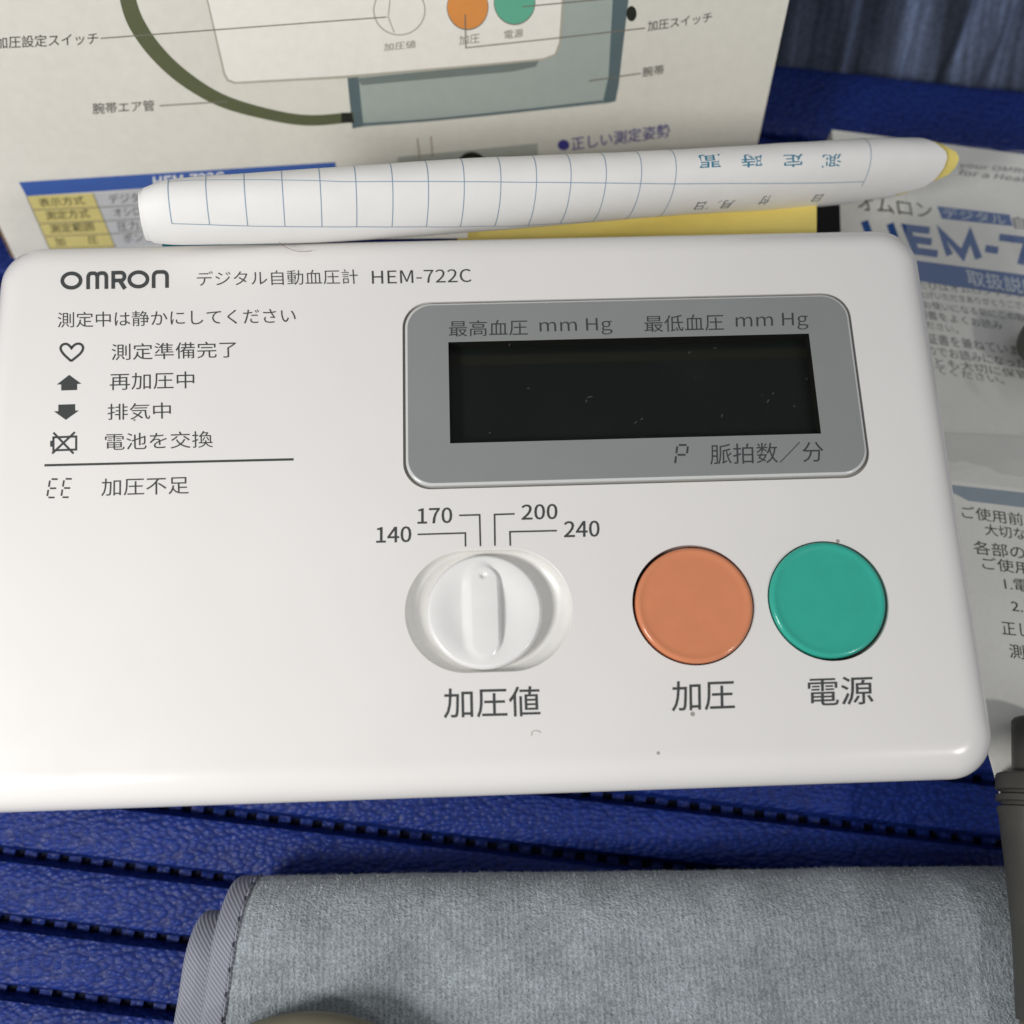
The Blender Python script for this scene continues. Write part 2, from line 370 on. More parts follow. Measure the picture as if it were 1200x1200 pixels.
# front panel: thin card, slightly warped at the right edge
NS, NT = 40, 30
def bend(s, t):
    return -.9*smoothstep(150, 163.2, s)*smoothstep(-40, -20, t)
def panel(s0, s1, t0, t1, d0, d1, mat, name):
    g = Geo(); P = [[bpt(s0+(s1-s0)*i/(NS-1), t0+(t1-t0)*j/(NT-1), d0) for j in range(NT)] for i in range(NS)]
    V, Fs = grid(P, NS, NT); g.add(V, orient(V, Fs, nb))
    V2 = [bpt(s, t, d) for d in (d0, d1) for s, t in ((s0, t0), (s1, t0), (s1, t1), (s0, t1))]
    g.add(V2, [(0, 4, 5, 1), (1, 5, 6, 2), (2, 6, 7, 3), (3, 7, 4, 0), (4, 7, 6, 5)])
    return mk(name, g.v, g.f, mat, box)
panel(0, 163.2, -105, 5.5, 0, -.5, M['card'], 'front_panel')
panel(-.9, 163.0, -104.8, 5.4, -.52, -2.2, M['kraft'], 'card_core')
top_f = bpt(0, -105, -1.2); top_r = bpt(163.2, -105, -1.2); dn2 = np.array([0, .55, -.835])
Lb = (top_f[2]-(GZ-12.8))/.835
V = [top_f, top_r, top_r+dn2*Lb, top_f+dn2*Lb]; V += [p+np.array([0, .8, .5]) for p in V]
mk('back_panel', V, [(3,2,1,0),(4,5,6,7),(0,1,5,4),(1,2,6,5),(2,3,7,6),(3,0,4,7)], M['kraft'], box)
# printing on the carton
iK = ink('carton_black_ink', 62, 60, 54); iB = ink('carton_blue_ink', 66, 98, 168); iP = ink('carton_violet_ink', 70, 66, 140); iY = ink('carton_yellow_ink', 214, 200, 128)
iG = ink('carton_cell_grey_ink', 196, 197, 197); iDev = ink('carton_pictured_white', 238, 235, 226); iCuf = ink('carton_pictured_cuff', 164, 174, 168); iCufD = ink('carton_pictured_cuff_edge', 92, 108, 112)
iHose = ink('carton_pictured_hose', 92, 98, 70); iSh = ink('carton_pictured_outline', 176, 172, 158); iOr = ink('carton_pictured_orange', 224, 148, 78); iGr = ink('carton_pictured_green', 102, 178, 150); iLn = ink('carton_leader_ink', 120, 116, 104)
poly(BOX, [(409,90),(660,0),(700,-60),(742,-60),(737,0),(722,118),(714,121),(560,137),(424,149),(413,150)], iCuf, box, .02, 'pictured_cuff')
poly(BOX, [(407,91),(420,89),(426,148),(413,151)], iCufD, box, .03, 'pictured_cuff_edge')
poly(BOX, [(724,-50),(744,-50),(736,0),(725,100),(721,119),(706,121),(713,90),(718,0)], iCufD, box, .03, 'pictured_cuff_edge')
strokes(BOX, [catmull([(424,146),(500,141),(600,131),(706,119)], 6)], 3, iCufD, box, .034, 'pictured_cuff_edge')
poly(BOX, [(418,92),(632,70),(628,78),(600,84),(500,93),(424,100)], ink('carton_pictured_cuff_shade', 118, 128, 124), box, .036, 'pictured_cuff_shade')
poly(BOX, [(232,-40),(242,0),(262,88),(266,95),(275,98.5),(400,92),(560,78),(636,71),(652,65),(658,52),(664,-40)], iSh, box, .045, 'pictured_monitor_edge')
poly(BOX, [(234.5,-40),(244,0),(264,86),(268,93),(276,96),(400,89),(560,75.5),(636,68.5),(650,63),(655,50),(661,-40)], iDev, box, .055, 'pictured_monitor')
strokes(BOX, [ellipse(468, 12, 30, 29, 30, 0, -30, 250)], 1.6, iSh, box, .07, 'pictured_dial')
strokes(BOX, [[(457,0),(455,20),(462,38)]], 1.4, iSh, box, .07, 'pictured_dial')
poly(BOX, ellipse(548, 8.5, 24.5, 27), iLn, box, .065, 'pictured_button'); poly(BOX, ellipse(548, 8, 23.7, 26), iOr, box, .075, 'pictured_button')
poly(BOX, ellipse(603, 2.5, 24.5, 27), iLn, box, .065, 'pictured_button'); poly(BOX, ellipse(603, 2, 23.7, 26), iGr, box, .075, 'pictured_button')
lettering('加圧値', BOX, (450,60), (487,56), (450,51), iLn, box, .09); lettering('加圧', BOX, (538,53), (562,50), (538,42), iLn, box, .09); lettering('電源', BOX, (591,46), (613,43.5), (591,36), iLn, box, .09)
strokes(BOX, [catmull([(146,-30),(150,0),(160,28),(182,60),(215,91),(258,117),(310,133),(360,141),(414,137.5)], 8)], [18, 19, 17, 13, 12], iHose, box, .06, 'pictured_hose')
poly(BOX, [(400,132),(412,132),(415,144),(400,144)], ink('carton_near_black', 40, 42, 36), box, .08, 'pictured_hose_end')
poly(BOX, ellipse(740, 16, 6, 9), ink('carton_near_black', 40, 42, 36), box, .03, 'pictured_bulb')
strokes(BOX, [[(118,45),(453,20)], [(187,124),(266,119)], [(545,17),(546,56),(650,45),(756,33)], [(612,8),(760,-6)], [(690,95),(751,86)]], 1.4, iLn, box, .1, 'leader_lines')
lettering('加圧設定スイッチ', BOX, (-5,57.5), (115,52), (-6,43), iK, box, bold=.005); lettering('腕帯エア管', BOX, (109,134), (181,130), (108,121), iK, box, bold=.005)
lettering('加圧スイッチ', BOX, (759,37), (834,26), (759,25), iK, box, bold=.005); lettering('腕帯', BOX, (753,90.5), (778,87), (753,79), iK, box, bold=.005)
poly(BOX, ellipse(660.5, 170, 6.8, 6.3, 24), iP, box, .04, 'bullet'); lettering('正しい測定姿勢', BOX, (670,177), (785,160.5), (669,161), iP, box, bold=.008)
poly(BOX, [(466,184),(630,168),(631,200),(468,210)], ink('carton_pale_grey_ink', 176, 180, 170), box, .02, 'printed_patch'); poly(BOX, ellipse(553, 196, 18, 18, 30), ink('carton_near_black', 40, 42, 36), box, .05, 'pictured_head')
strokes(BOX, [[(489,162),(492,186)], [(505,160),(507,184)]], 1.1, ink('carton_brown_ink', 150, 128, 100), box, .06)
poly(BOX, [(22,213.5),(393,190),(395,206),(31,230)], iB, box, .03, 'table_header')
lettering('HEM-722C', BOX, (180,220), (263,214), (179,207), ink('carton_white_ink', 226, 226, 222), box, .05, .01)
poly(BOX, [(31,230),(109,226.5),(136,292),(60,296)], iY, box, .03, 'table_cells'); poly(BOX, [(109,226.5),(395,206),(400,270),(136,292)], iG, box, .03, 'table_cells')
strokes(BOX, [[(38,246),(116,243),(300,232)], [(46,262),(123,259),(300,248)], [(53,277),(129.5,274),(300,263)], [(60,291),(136,289)]], 1.1, iLn, box, .045, 'table_rules'); strokes(BOX, [[(109,226.5),(136,292)], [(31,230),(60,296)]], 1.1, iLn, box, .05, 'table_rules')
for s, a, b, h in (('表示方式', (47,242.5), (100,239.5), 10), ('測定方式', (55,258), (106,255), 10.5), ('測定範囲', (60,273.5), (111,270.5), 10.5), ('加　　圧', (66,288.5), (116,285.5), 9.5)):
    lettering(s, BOX, a, b, (a[0]-3, a[1]-h), iK, box, .05, .005)
for s, a, b in (('デジタル方式', (129,239), (205,234.5)), ('オシロメトリック法', (135,254.5), (232,249)), ('圧力／脈拍数', (139,271), (216,266)), ('ポンプ方式', (146,285), (206,281))):
    lettering(s, BOX, a, b, (a[0]-3, a[1]-11), iK, box, .05, .004)

# ================================================================== INSTRUCTION SHEETS
dk = ink('manual_black_ink', 74, 76, 76); db = ink('manual_blue_ink', 38, 84, 150); pale = ink('manual_pale_ink', 184, 196, 208)
S1 = Plane((100, 40, GZ+15), (0.0, -.03, 1))
man = thing('instruction_manual', S1((1130, 380)), 'instruction manual with large blue heading, at the upper right beside the monitor', 'manual')
q = [(975,152),(1215,183),(1330,640),(1010,640)]
V = [S1(p) for p in q]; V += [p-np.array([0, 0, 11]) for p in V]
mk('cover_page', V, [(0,3,2,1),(4,5,6,7),(0,1,5,4),(1,2,6,5),(2,3,7,6),(3,0,4,7)], M['manual'], man)
S1b = lambda p, up=0: S1(p, up)
lettering('for your OMRON', S1, (1100,195), (1222,207), (1099,187), ink('manual_grey_ink', 120, 124, 124), man, .05, .006, shear=.25)
lettering('for a Healthy Life', S1, (1124,207), (1262,222), (1123,198), ink('manual_grey_ink', 120, 124, 124), man, .05, .006, shear=.25)
lettering('オムロン', S1, (1006,246), (1094,256), (1003,228), dk, man, .05, .005)
poly(S1, [(1098,241.5),(1183,251.5),(1187,265),(1104,256.5)], db, man, .04, 'printed_patch'); lettering('デジタル', S1, (1107,255), (1180,263.5), (1104,243), pale, man, .08, .004)
lettering('自動', S1, (1189,268), (1226,272), (1186,253), dk, man, .05, .005)
for L in ([[(1013,259),(1025,292)],[(1043,262),(1055,296)],[(1019,276),(1049,280)]], [[(1089.5,270.3),(1062.5,267),(1073,294),(1099,297.5)],[(1067.5,280),(1092,283.5)]],
          [[(1113,299),(1103,272),(1128,299),(1137,276),(1147,303)]], [[(1154.7,291.2),(1169.7,293.5)]], [[(1171,278),(1204,282),(1196,310)]], [[(1214,288),(1226,282),(1240,288),(1236,296),(1222,312),(1248,316)]]):
    strokes(S1, L, 8.6, db, man, .05, 'letter')
poly(S1, [(1050,302),(1215,324),(1221,351),(1054,326)], db, man, .04, 'printed_patch'); lettering('取扱説明書', S1, (1135,334), (1243,352), (1131,315), pale, man, .08, .012)
for s, x0, y0, x1, y1, h in (('このたびはオムロンデジタル', 1052,331,1215,347,9), ('お買い上げいただきありがとうございま', 1050,341,1217,360,9), ('正しくお使いになる前にこの取扱', 1050,352,1214,374,9.5), ('説明書をよくお読み', 1063,365,1176,382,10.5),
                   ('ください。', 1077,378,1124,387,8.5), ('保証書を兼ねていま', 1073,394,1195,411,12.5), ('すのでお読みになった', 1074,408,1204,427,11.5), ('あとも大切に保管', 1080,421,1207,440,10.5), ('してください。', 1085,431,1178,446,9)):
    lettering(s, S1, (x0, y0+h/2), (x1, y1+h/2), (x0-3, y0-h/2), ink('manual_body_ink', 74, 76, 74), man, .05, 0)
# clear film over the manual
def film(a, b):
    P_ = S1((1050+190*a+20*b, 172+418*b+22*a)); h = 3.2+1.1*noise.noise(Vector((a*3, b*4, 1)))+.7*noise.noise(Vector((a*9, b*11, 4)))+ 1.2*smoothstep(.62, .8, b)
    return P_+np.array([0, 0, h])
P = [[film(i/47, j/79) for j in range(80)] for i in range(48)]; V, Fs = grid(P, 48, 80)
tag(mk('plastic_bag', V, orient(V, Fs, np.array([0, 0, 1.])), M['bag'], None, True, S1((1150, 380))), 'clear wrinkled plastic bag film covering the blue-headed manual', 'bag')
# lower sheet
S2 = Plane((105, -20, GZ+21), (0.0, .03, 1))
sh = thing('instruction_sheet', S2((1160, 700)), 'pale contents sheet in black print, at the right edge below the manual', 'sheet')
V = [S2(p) for p in [(1085,560),(1330,588),(1360,1120),(1182,975),(1172,928),(1150,850)]]
n6 = len(V); V += [p-np.array([0, 0, .5]) for p in V]
mk('page', V, [tuple(range(n6))[::-1], tuple(range(n6, 2*n6))] + [(i, (i+1) % n6, n6+(i+1) % n6, n6+i) for i in range(n6)], M['manual'], sh)
V = [S2((1085,560)), S2((1330,588)), S2((1330,540))+np.array([0, 6, -5]), S2((1085,530))+np.array([0, 6, -5])]
mk('folded_flap', V, orient(V, [(0, 1, 2, 3)], np.array([0, 0, 1.])), M['manual'], sh)
poly(S2, [(1085,565),(1215,579),(1219,597),(1135,587),(1122,580)], ink('manual_blue_grey_ink', 150, 162, 172), sh, .03, 'printed_band')
for s, a, b, h in (('ご使用前に', (1128,607), (1218,619), 15), ('大切なお知らせ', (1155,627), (1270,642), 14), ('各部の名称', (1142,649), (1245,661), 16), ('ご使用方法', (1152,667), (1250,679), 15), ('1.電池を入れる', (1178,691), (1300,704), 15),
                   ('2.腕帯を巻く', (1186,717), (1300,730), 15), ('正しい測定のしかた', (1175,744), (1335,760), 17), ('測定のしかた', (1184,771), (1300,784), 17)):
    lettering(s, S2, a, b, (a[0]-2, a[1]-h), ink('sheet_black_ink', 66, 68, 68), sh, .05, 0)
# dark round rubber piece
cb_ = level(GZ+22)((1232, 402)); g = Geo(); prof = [(0, 5.5), (2.5, 5.2), (4.6, 3.9), (5.6, 1.8), (5.7, 0), (5.2, -2), (4, -3.6), (0, -4)]
n = 40; V = [(cb_[0]+r*1.15*math.cos(2*math.pi*k/n), cb_[1]+r*math.sin(2*math.pi*k/n), cb_[2]+z) for r, z in prof for k in range(n)]
Fs = [(i*n+k, (i+1)*n+k, (i+1)*n+(k+1) % n, i*n+(k+1) % n) for i in range(len(prof)-1) for k in range(n)]
tag(mk('rubber_cap', V, Fs, M['rubber'], None, True, cb_), 'dark grey rounded rubber piece lying on the manual at the right edge', 'cap')

# ================================================================== CURLED RECORD BOOKLET
ex = np.array([1, .083, -.161]); ex /= np.linalg.norm(ex)
n1 = np.array([0, 0, 1.]) - ex[2]*ex; n1 /= np.linalg.norm(n1); n2 = np.cross(n1, ex)
if n2[1] > 0: n2 = -n2
ST = [(100,234,290,1),(165,224,284,.9),(200,213,286,1),(300,205,285,1),(417,197,281,1),(583,187,269,1),(783,178,252,1),(940,169,243,1),(1040,164,234,1),(1126,166,226,1),(1200,166,226,1)]
XS, CE, RR = [], [], []
for x, yt, yb, k in ST:
    z = 4
    for _ in range(5):
        c = level(z)((x, (yt+yb)/2)); z = 3.95 - .161*(c[0]-7.3) - 7
    dpt = -((c-CAM_POS) @ ROT)[2]; half = (yb-yt)/2/F_PX*dpt
    XS.append(c[0]); CE.append(c); RR.append(half/5.45)
XS = np.array(XS); CE = np.array(CE); RR = np.array(RR)
def smooth_interp(x, X, Y):       # Catmull through uneven knots
    i = int(np.clip(np.searchsorted(X, x)-1, 0, len(X)-2)); t = (x-X[i])/(X[i+1]-X[i])
    def sl(k):
        if k <= 0: return (Y[1]-Y[0])/(X[1]-X[0])
        if k >= len(X)-1: return (Y[-1]-Y[-2])/(X[-1]-X[-2])
        return (Y[k+1]-Y[k-1])/(X[k+1]-X[k-1])
    h = X[i+1]-X[i]; return (2*t**3-3*t*t+1)*Y[i]+(t**3-2*t*t+t)*h*sl(i)+(-2*t**3+3*t*t)*Y[i+1]+(t**3-t*t)*h*sl(i+1)
def curl(x, ph, out=0.0, grow=1.0):
    c = smooth_interp(x, XS, CE); r = smooth_interp(x, XS, RR)*(1+.022*noise.noise(Vector((x*.05, ph*.9, 2.)))+.012*noise.noise(Vector((x*.16, ph*1.6, 9.))))
    a = 7.0*r*grow+out; b = 4.65*r*grow+out
    return c + n1*a*math.cos(ph) + n2*b*math.sin(ph)
def curl_find(px, x0=0, p0=.3):
    p = np.array([x0 if x0 else np.interp(px[0], [s[0] for s in ST], XS), p0])
    for _ in range(25):
        r = proj(curl(*p))-px; J = np.stack([(proj(curl(p[0]+1e-3, p[1]))-proj(curl(*p)))/1e-3, (proj(curl(p[0], p[1]+1e-3))-proj(curl(*p)))/1e-3], 1)
        try: p = p - np.clip(np.linalg.solve(J+1e-6*np.eye(2), r), [-6, -.3], [6, .3])
        except Exception: break
    return p
bk = thing('record_booklet', curl(0, 2.6), 'curled white ruled booklet with yellow rim, arched behind the monitor', 'booklet')
PH0, PH1 = rad(-100), rad(172)
xl = curl_find((166, 243))[0]; xr = curl_find((1118, 190))[0]
def _rim(pts):
    Q = []
    for p in pts:
        q = curl_find(p, p0=.9 if p[1] > 205 else .1)
        if np.linalg.norm(proj(curl(*q))-p) < 1.5: Q.append((q[1], q[0]))
    Q.sort(); return np.array(Q)
RW = _rim([(1101,171),(1108,177),(1110,185),(1106,197),(1097,209),(1083,219),(1050,228),(1015,234)])
RY = _rim([(1112,171),(1122,176),(1126,185),(1122,196),(1112,207),(1086,218)])
def xmax(ph, yellow=False):                   # right end is cut on a slant
    f = lambda Q: np.interp(ph, Q[:, 0], Q[:, 1]) - 4*max(0, Q[0, 0]-ph) - 6*max(0, ph-Q[-1, 0])
    return f(RY) if yellow else f(RW)
def xmin(ph): return xl + .9*(abs(ph-rad(30)))**2*.25
def sheet(ph0, ph1, out, thick, mat, name, yellow=False, xa=None, xb=None):
    NU, NV = 90, 44; g = Geo()
    for side, o_ in ((0, out), (1, out-thick)):
        P = []
        for j in range(NV):
            ph = ph0+(ph1-ph0)*j/(NV-1); a, b = (xa if xa is not None else xmin(ph)), (xb if xb is not None else xmax(ph, yellow))
            P.append([curl(a+(b-a)*i/(NU-1), ph, o_) for i in range(NU)])
        V, Fs = grid(P, NV, NU, flip=bool(side)); g.add(V, Fs)
    N = NU*NV
    for j in range(NV-1):
        for i in (0, NU-1): a = j*NU+i; g.f.append((a, a+NU, a+NU+N, a+N) if i else (a, a+N, a+NU+N, a+NU))
    for i in range(NU-1):
        for j in (0, NV-1): a = j*NU+i; g.f.append((a, a+N, a+1+N, a+1) if j else (a, a+1, a+1+N, a+N))
    o = mk(name, g.v, g.f, mat, bk, True)
    bm = bmesh.new(); bm.from_mesh(o.data); bmesh.ops.recalc_face_normals(bm, faces=bm.faces)
    bm.to_mesh(o.data); bm.free(); autosmooth(o, 50); return o
sheet(PH0, PH1, 0, .12, M['paper'], 'page')
sheet(rad(-60), rad(150), -.35, .15, M['paper'], 'page', xa=xl-.5, xb=xr-8)
sheet(PH0, rad(140), -.5, .3, M['yellow'], 'cover', True)
# ruled lines and words on the curled page
lb = ink('booklet_blue_ink', 128, 154, 176); tl = ink('booklet_teal_ink', 44, 122, 150); gy = ink('booklet_grey_ink', 84, 96, 102)
kx = [197,241,286,330.5,375,417,460,502,544,587,628.7,669,710,751,791]
LX = [curl_find((x, 213.5))[0] for x in kx]; PHM = curl_find((600, 213.5))[1]
_m = [curl_find((x, y)) for x, y in ((200,212.5),(400,213),(600,213.5),(791,215.5),(900,215),(1010,213))]
def phm(x): return np.interp(x, [q[0] for q in _m], [q[1] for q in _m])
_b = [curl_find((x, y), p0=1.2) for x, y in ((200,262),(300,265),(420,265.7),(500,265.7))]
def phb(x): return min(rad(150), np.interp(x, [q[0] for q in _b], [q[1] for q in _b]) + max(0, x-_b[-1][0])*.018)
g = Geo()
def vline(x, p0, p1, w_=.14, n=40, out=.03):
    A = [curl(x-w_/2, p0+(p1-p0)*i/(n-1), out) for i in range(n)]; B = [curl(x+w_/2, p0+(p1-p0)*i/(n-1), out) for i in range(n)]
    g.add(A+B, [(i, i+1, n+i+1, n+i) for i in range(n-1)])
def hline(x0, x1, pf, w_=.13, n=100, out=.035):
    X = [x0+(x1-x0)*i/(n-1) for i in range(n)]; dphi = w_/6.
    A = [curl(x, pf(x)-dphi/2, out) for x in X]; B = [curl(x, pf(x)+dphi/2, out) for x in X]; g.add(A+B, [(n+i, n+i+1, i+1, i) for i in range(n-1)])
for x in LX: vline(x, PH0, phb(x))
xe = curl_find((1016, 205))[0]; vline(xe, PH0, 1.25)
hline(LX[0], xe, phm); hline(LX[0], LX[12], phb)
mk('ruled_lines', g.v, g.f, lb, bk)
def curl_text(s, px0, px1, bold, mat, shear=0):      # upside-down print: glyph right end at px0, baseline up
    (xa, pa), (xb, pb) = curl_find(px0), curl_find(px1); V, Fs = glyphs(s, bold, shear)
    mk('lettering', [curl(xb+(xa-xb)*v[0], pb+(pa-pb)*v[1], .05) for v in V], Fs, mat, bk)
for s, x in (('測', 974), ('定', 928.5), ('時', 880), ('間', 831)):
    curl_text(s, (x-11, 196.5-(974-x)*-.003), (x+12, 180+(974-x)*.004), .003, tl)
curl_text('日', (950, 236), (966, 227), 0.004, gy); curl_text('付', (887, 240), (905, 229), 0.004, gy)
curl_text('月／日', (812, 246), (862, 234), 0.004, gy)
# yellow back cover lying low behind the monitor, teal edge of the inner leaf
YP = Plane((0, 50, -14), (0, .1, 1))
V = [YP(p) for p in [(536,260),(957,238),(957,288),(536,294)]]; V += [p-np.array([0, 0, .4]) for p in V]
mk('back_cover', V, [(0,3,2,1),(4,5,6,7),(0,1,5,4),(1,2,6,5),(2,3,7,6),(3,0,4,7)], M['yellow'], bk)
V = [YP(p, 1.2) for p in [(190,276),(330,276),(330,296),(190,296)]]; mk('inner_leaf', V, orient(V, [(0, 1, 2, 3)], YP.n), ink('booklet_bright_teal', 40, 150, 176), bk)
V = [YP(p, 2.4) for p in [(186,262),(548,262),(548,279),(186,283)]]; mk('inner_leaf', V, orient(V, [(0, 1, 2, 3)], YP.n), M['paper'], bk)
YD = Plane((0, 55, -26), (0, .1, 1))
V = [YD(p) for p in [(954,235),(984,235),(986,300),(954,300)]]; V += [p-np.array([0, 0, 3.]) for p in V]
mk('dark_block', V, [(0,3,2,1),(4,5,6,7),(0,1,5,4),(1,2,6,5),(2,3,7,6),(3,0,4,7)], ink('near_black_fill', 22, 22, 24), bk)  # near-black block at the right end of the yellow back cover

# ================================================================== MONITOR
mon = thing('blood_pressure_monitor', (-3, 3, GZ+1), 'white blood pressure monitor with a dark display, a dial and orange and green buttons', 'monitor')
X0, X1, Y0, Y1 = -86.0, 74.8, -45.2, 49.7
BW = 5.6; CR = 7.0
prof = []
for i in range(19):
    a = rad(90*i/18); k = 1-math.cos(math.pi/2-a)
    prof.append((BW*(1-math.sin(a))**1.0, -5.2*(1-math.cos(a))))
# softer lead-in: flat top bends quickly then runs over a wide shoulder
loops = []
for i in range(23):
    t = i/22; a = t*math.pi/2
    ins = BW*(1-math.sin(a)**.86); z = -5.0*(1-math.cos(a)**1.12 if t < 1 else 1)
    r = max(CR-ins*.62, .5); loops.append((rrect(X0+ins, X1-ins, Y0+ins, Y1-ins, r, 14), z))
for z, ins in ((-12, .3), (-20, .9), (-44, 2.6), (-46.5, 3.4), (-47, 5)):
    loops.append((rrect(X0+ins, X1-ins, Y0+ins, Y1-ins, CR, 14), z))
flat = loops[0][0]
RCX, RCY, RR_, RH = -2.93, -17.3, 9.75, 3.35
def stad(r, n=40): return [(RCX+(RH if math.cos(a) >= 0 else -RH)+r*math.cos(a), RCY+r*math.sin(a)) for a in [2*math.pi*(i+.5)/(2*n) for i in range(2*n)]]
PX0, PX1, PY0, PY1 = -16.04, 59.94, 2.69, 35.66
BR_ = 9.55; B1 = (29.07, -17.42); B2 = (50.43, -17.42)
holes = [stad(RR_), rrect(PX0-.12, PX1+.12, PY0-.12, PY1+.12, 4.6, 12), circ(*B1, BR_, 96), circ(*B2, BR_, 96)]
g = Geo(); V, Fs = fill([flat]+holes, 0); g.add(V, Fs); nflat = len(Fs)
V, Fs = rings(loops); g.add(V, Fs)
for hl in holes[1:]:
    V, Fs = rings([(hl, 0), (hl, -2.6)], inward=True); g.add(V, Fs)
o = mk('housing', g.v, g.f, M['white'], mon)
bm = bmesh.new(); bm.from_mesh(o.data); bmesh.ops.remove_doubles(bm, verts=bm.verts, dist=1e-6)
for e in bm.edges: e.smooth = not (len(e.link_faces) == 2 and e.calc_face_angle(0) > rad(30))
for f in bm.faces:
    f.smooth = not (abs(f.normal.z) > .9999)
bm.to_mesh(o.data); bm.free()
# dial recess
def inset(d): return stad(RR_-d)
rl = [(inset(0), 0), (inset(.05), -.02), (inset(.12), -.12), (inset(.2), -.5), (inset(.36), -1.0), (inset(.7), -1.5), (inset(1.3), -1.95), (inset(2.3), -2.3), (inset(4), -2.6), (inset(6), -2.7), (inset(9), -2.7)]
V, Fs = rings(rl, 'last', True); mk('dial_recess', V, Fs, M['recess'], mon, True)
# dial
KX, KY, KR = -3.6, -17.5, 9.0
def knob_z(x, y):
    r = math.hypot(x, y)
    z = .35 - 1.1*(1-smoothstep(3.0, 8.3, r)) if r < 8.45 else .35-.6*max(0, (r-8.45)/.55)**2.2
    # grip: raised pill, gentle on the left flank, steep on the right
    dy = max(0, abs(y)-4.7); dx = x-.1; d = math.hypot(dx, dy)-2.3
    ang = dx/(math.hypot(dx, dy)+1e-6)
    soft = 1.5 - 1.25*smoothstep(-.4, .8, ang)
    k = 1-smoothstep(-.3, soft, d)
    top = .55 + .05*y*.2 - .02*dx*dx
    return z*(1-k) + top*k - (.5*math.exp(-(((x+.05)/.38)**2+((y-5.6)/.38)**2)))
NR, NT_ = 70, 144; V = [(KX, KY, knob_z(0, 0))]; Fs = []
for i in range(1, NR+1):
    r = KR*(i/NR)
    for k in range(NT_):
        a = 2*math.pi*k/NT_; x, y = r*math.cos(a), r*math.sin(a); V.append((KX+x, KY+y, knob_z(x, y)))
for k in range(NT_): Fs.append((0, 1+k, 1+(k+1) % NT_))
for i in range(NR-1):
    for k in range(NT_): a = 1+i*NT_+k; b = 1+i*NT_+(k+1) % NT_; Fs.append((a, a+NT_, b+NT_, b))
s0 = 1+(NR-1)*NT_
for z, r in ((-.9, KR+.02), (-3.2, KR-.15)):
    n0 = len(V)
    for k in range(NT_): a = 2*math.pi*k/NT_; V.append((KX+r*math.cos(a), KY+r*math.sin(a), z))
    for k in range(NT_): Fs.append((s0+k, n0+k, n0+(k+1) % NT_, s0+(k+1) % NT_))
    s0 = n0
mk('dial', V, Fs, M['knob'], mon, True)
# buttons
def button(cx, cy, r, mat, label):
    L = []; 
    for rr, z in ((r, -2.4), (r, -.05), (r-.06, .2), (r-.18, .38), (r-.36, .5), (r-.58, .55), (r-.8, .52), (r-1.05, .44), (r-1.35, .38), (r-1.8, .36), (r-4, .33), (r-7, .32)):
        L.append((circ(cx, cy, rr, 96), z))
    V, Fs = rings(L, 'last', True); o = mk('button', V, orient_up(V, Fs), mat, mon, True); o['label'] = label; return o
def orient_up(V, Fs): return Fs
def tiltz(o, ax, ay, c):
    for v in o.data.vertices:
        p = v.co; p.z += (ax*(p.x-c[0])+ay*(p.y-c[1]))
cB = base_of(mon)
b1 = button(B1[0]+.12, B1[1]-.08, 9.2, M['orange'], 'orange round pressure button'); tiltz(b1, .012, -.02, ((B1[0]-cB[0])*MM, (B1[1]-cB[1])*MM))
b2 = button(B2[0]-.13, B2[1]+.1, 9.2, M['green'], 'green round power button'); tiltz(b2, -.03, .022, ((B2[0]-cB[0])*MM, (B2[1]-cB[1])*MM))
for hl in holes[2:]:
    mk('button_well', [(x, y, -2.5) for x, y in hl], [tuple(range(len(hl)))], M['gap'], mon)
# display panel with window
WX0, WX1, WY0, WY1 = -8.48, 52.33, 10.14, 28.05
pl_ = []
for ins, z in ((.34, -.58), (.34, .12), (.37, .26), (.45, .38), (.58, .46), (.75, .5)):
    pl_.append((rrect(PX0+ins, PX1-ins, PY0+ins, PY1-ins, 4.5-ins*.5, 12), z))
win = [(WX1, WY1), (WX0, WY1), (WX0, WY0), (WX1, WY0)]
V, Fs = fill([holes[1], win], -.6); mk('panel_well', V, Fs, M['groove'], mon)
g = Geo(); V, Fs = rings(pl_, inward=True); g.add(V, Fs); nrim = len(Fs); V, Fs = fill([pl_[-1][0], win], .5); g.add(V, Fs)
o = mk('display_panel', g.v, g.f, [M['panel'], M['rim']], mon)
for i_ in range(nrim): o.data.polygons[i_].material_index = 1
dp = o; autosmooth(o, 25)
V = [(x, y, z) for z in (.5, -1.9) for x, y in win]; mk('window_frame', V, [(0,4,5,1),(1,5,6,2),(2,6,7,3),(3,7,4,0)], M['frame'], dp)
mk('display_glass', [(WX0-.3, WY0-.3, -1.9), (WX1+.3, WY0-.3, -1.9), (WX1+.3, WY1+.3, -1.9), (WX0-.3, WY1+.3, -1.9)], [(0,1,2,3)], M['lcd'], dp)
mk('painted_glow_band', [(WX0, WY1-3.3, -1.86), (WX1, WY1-3.3, -1.86), (WX1, WY1-1.5, -1.86), (WX0, WY1-1.5, -1.86)], [(0,1,2,3)], Mat('olive_glow_paint', (.010, .0105, .006, 1), .5, .2).m, dp)  # olive strip painted on the display for the reflected glow under its top edge
mk('clear_cover', [(WX0+.02, WY0+.02, .42), (WX1-.02, WY0+.02, .42), (WX1-.02, WY1-.02, .42), (WX0+.02, WY1-.02, .42)], [(0,1,2,3)], M['pane'], dp)
g = Geo()
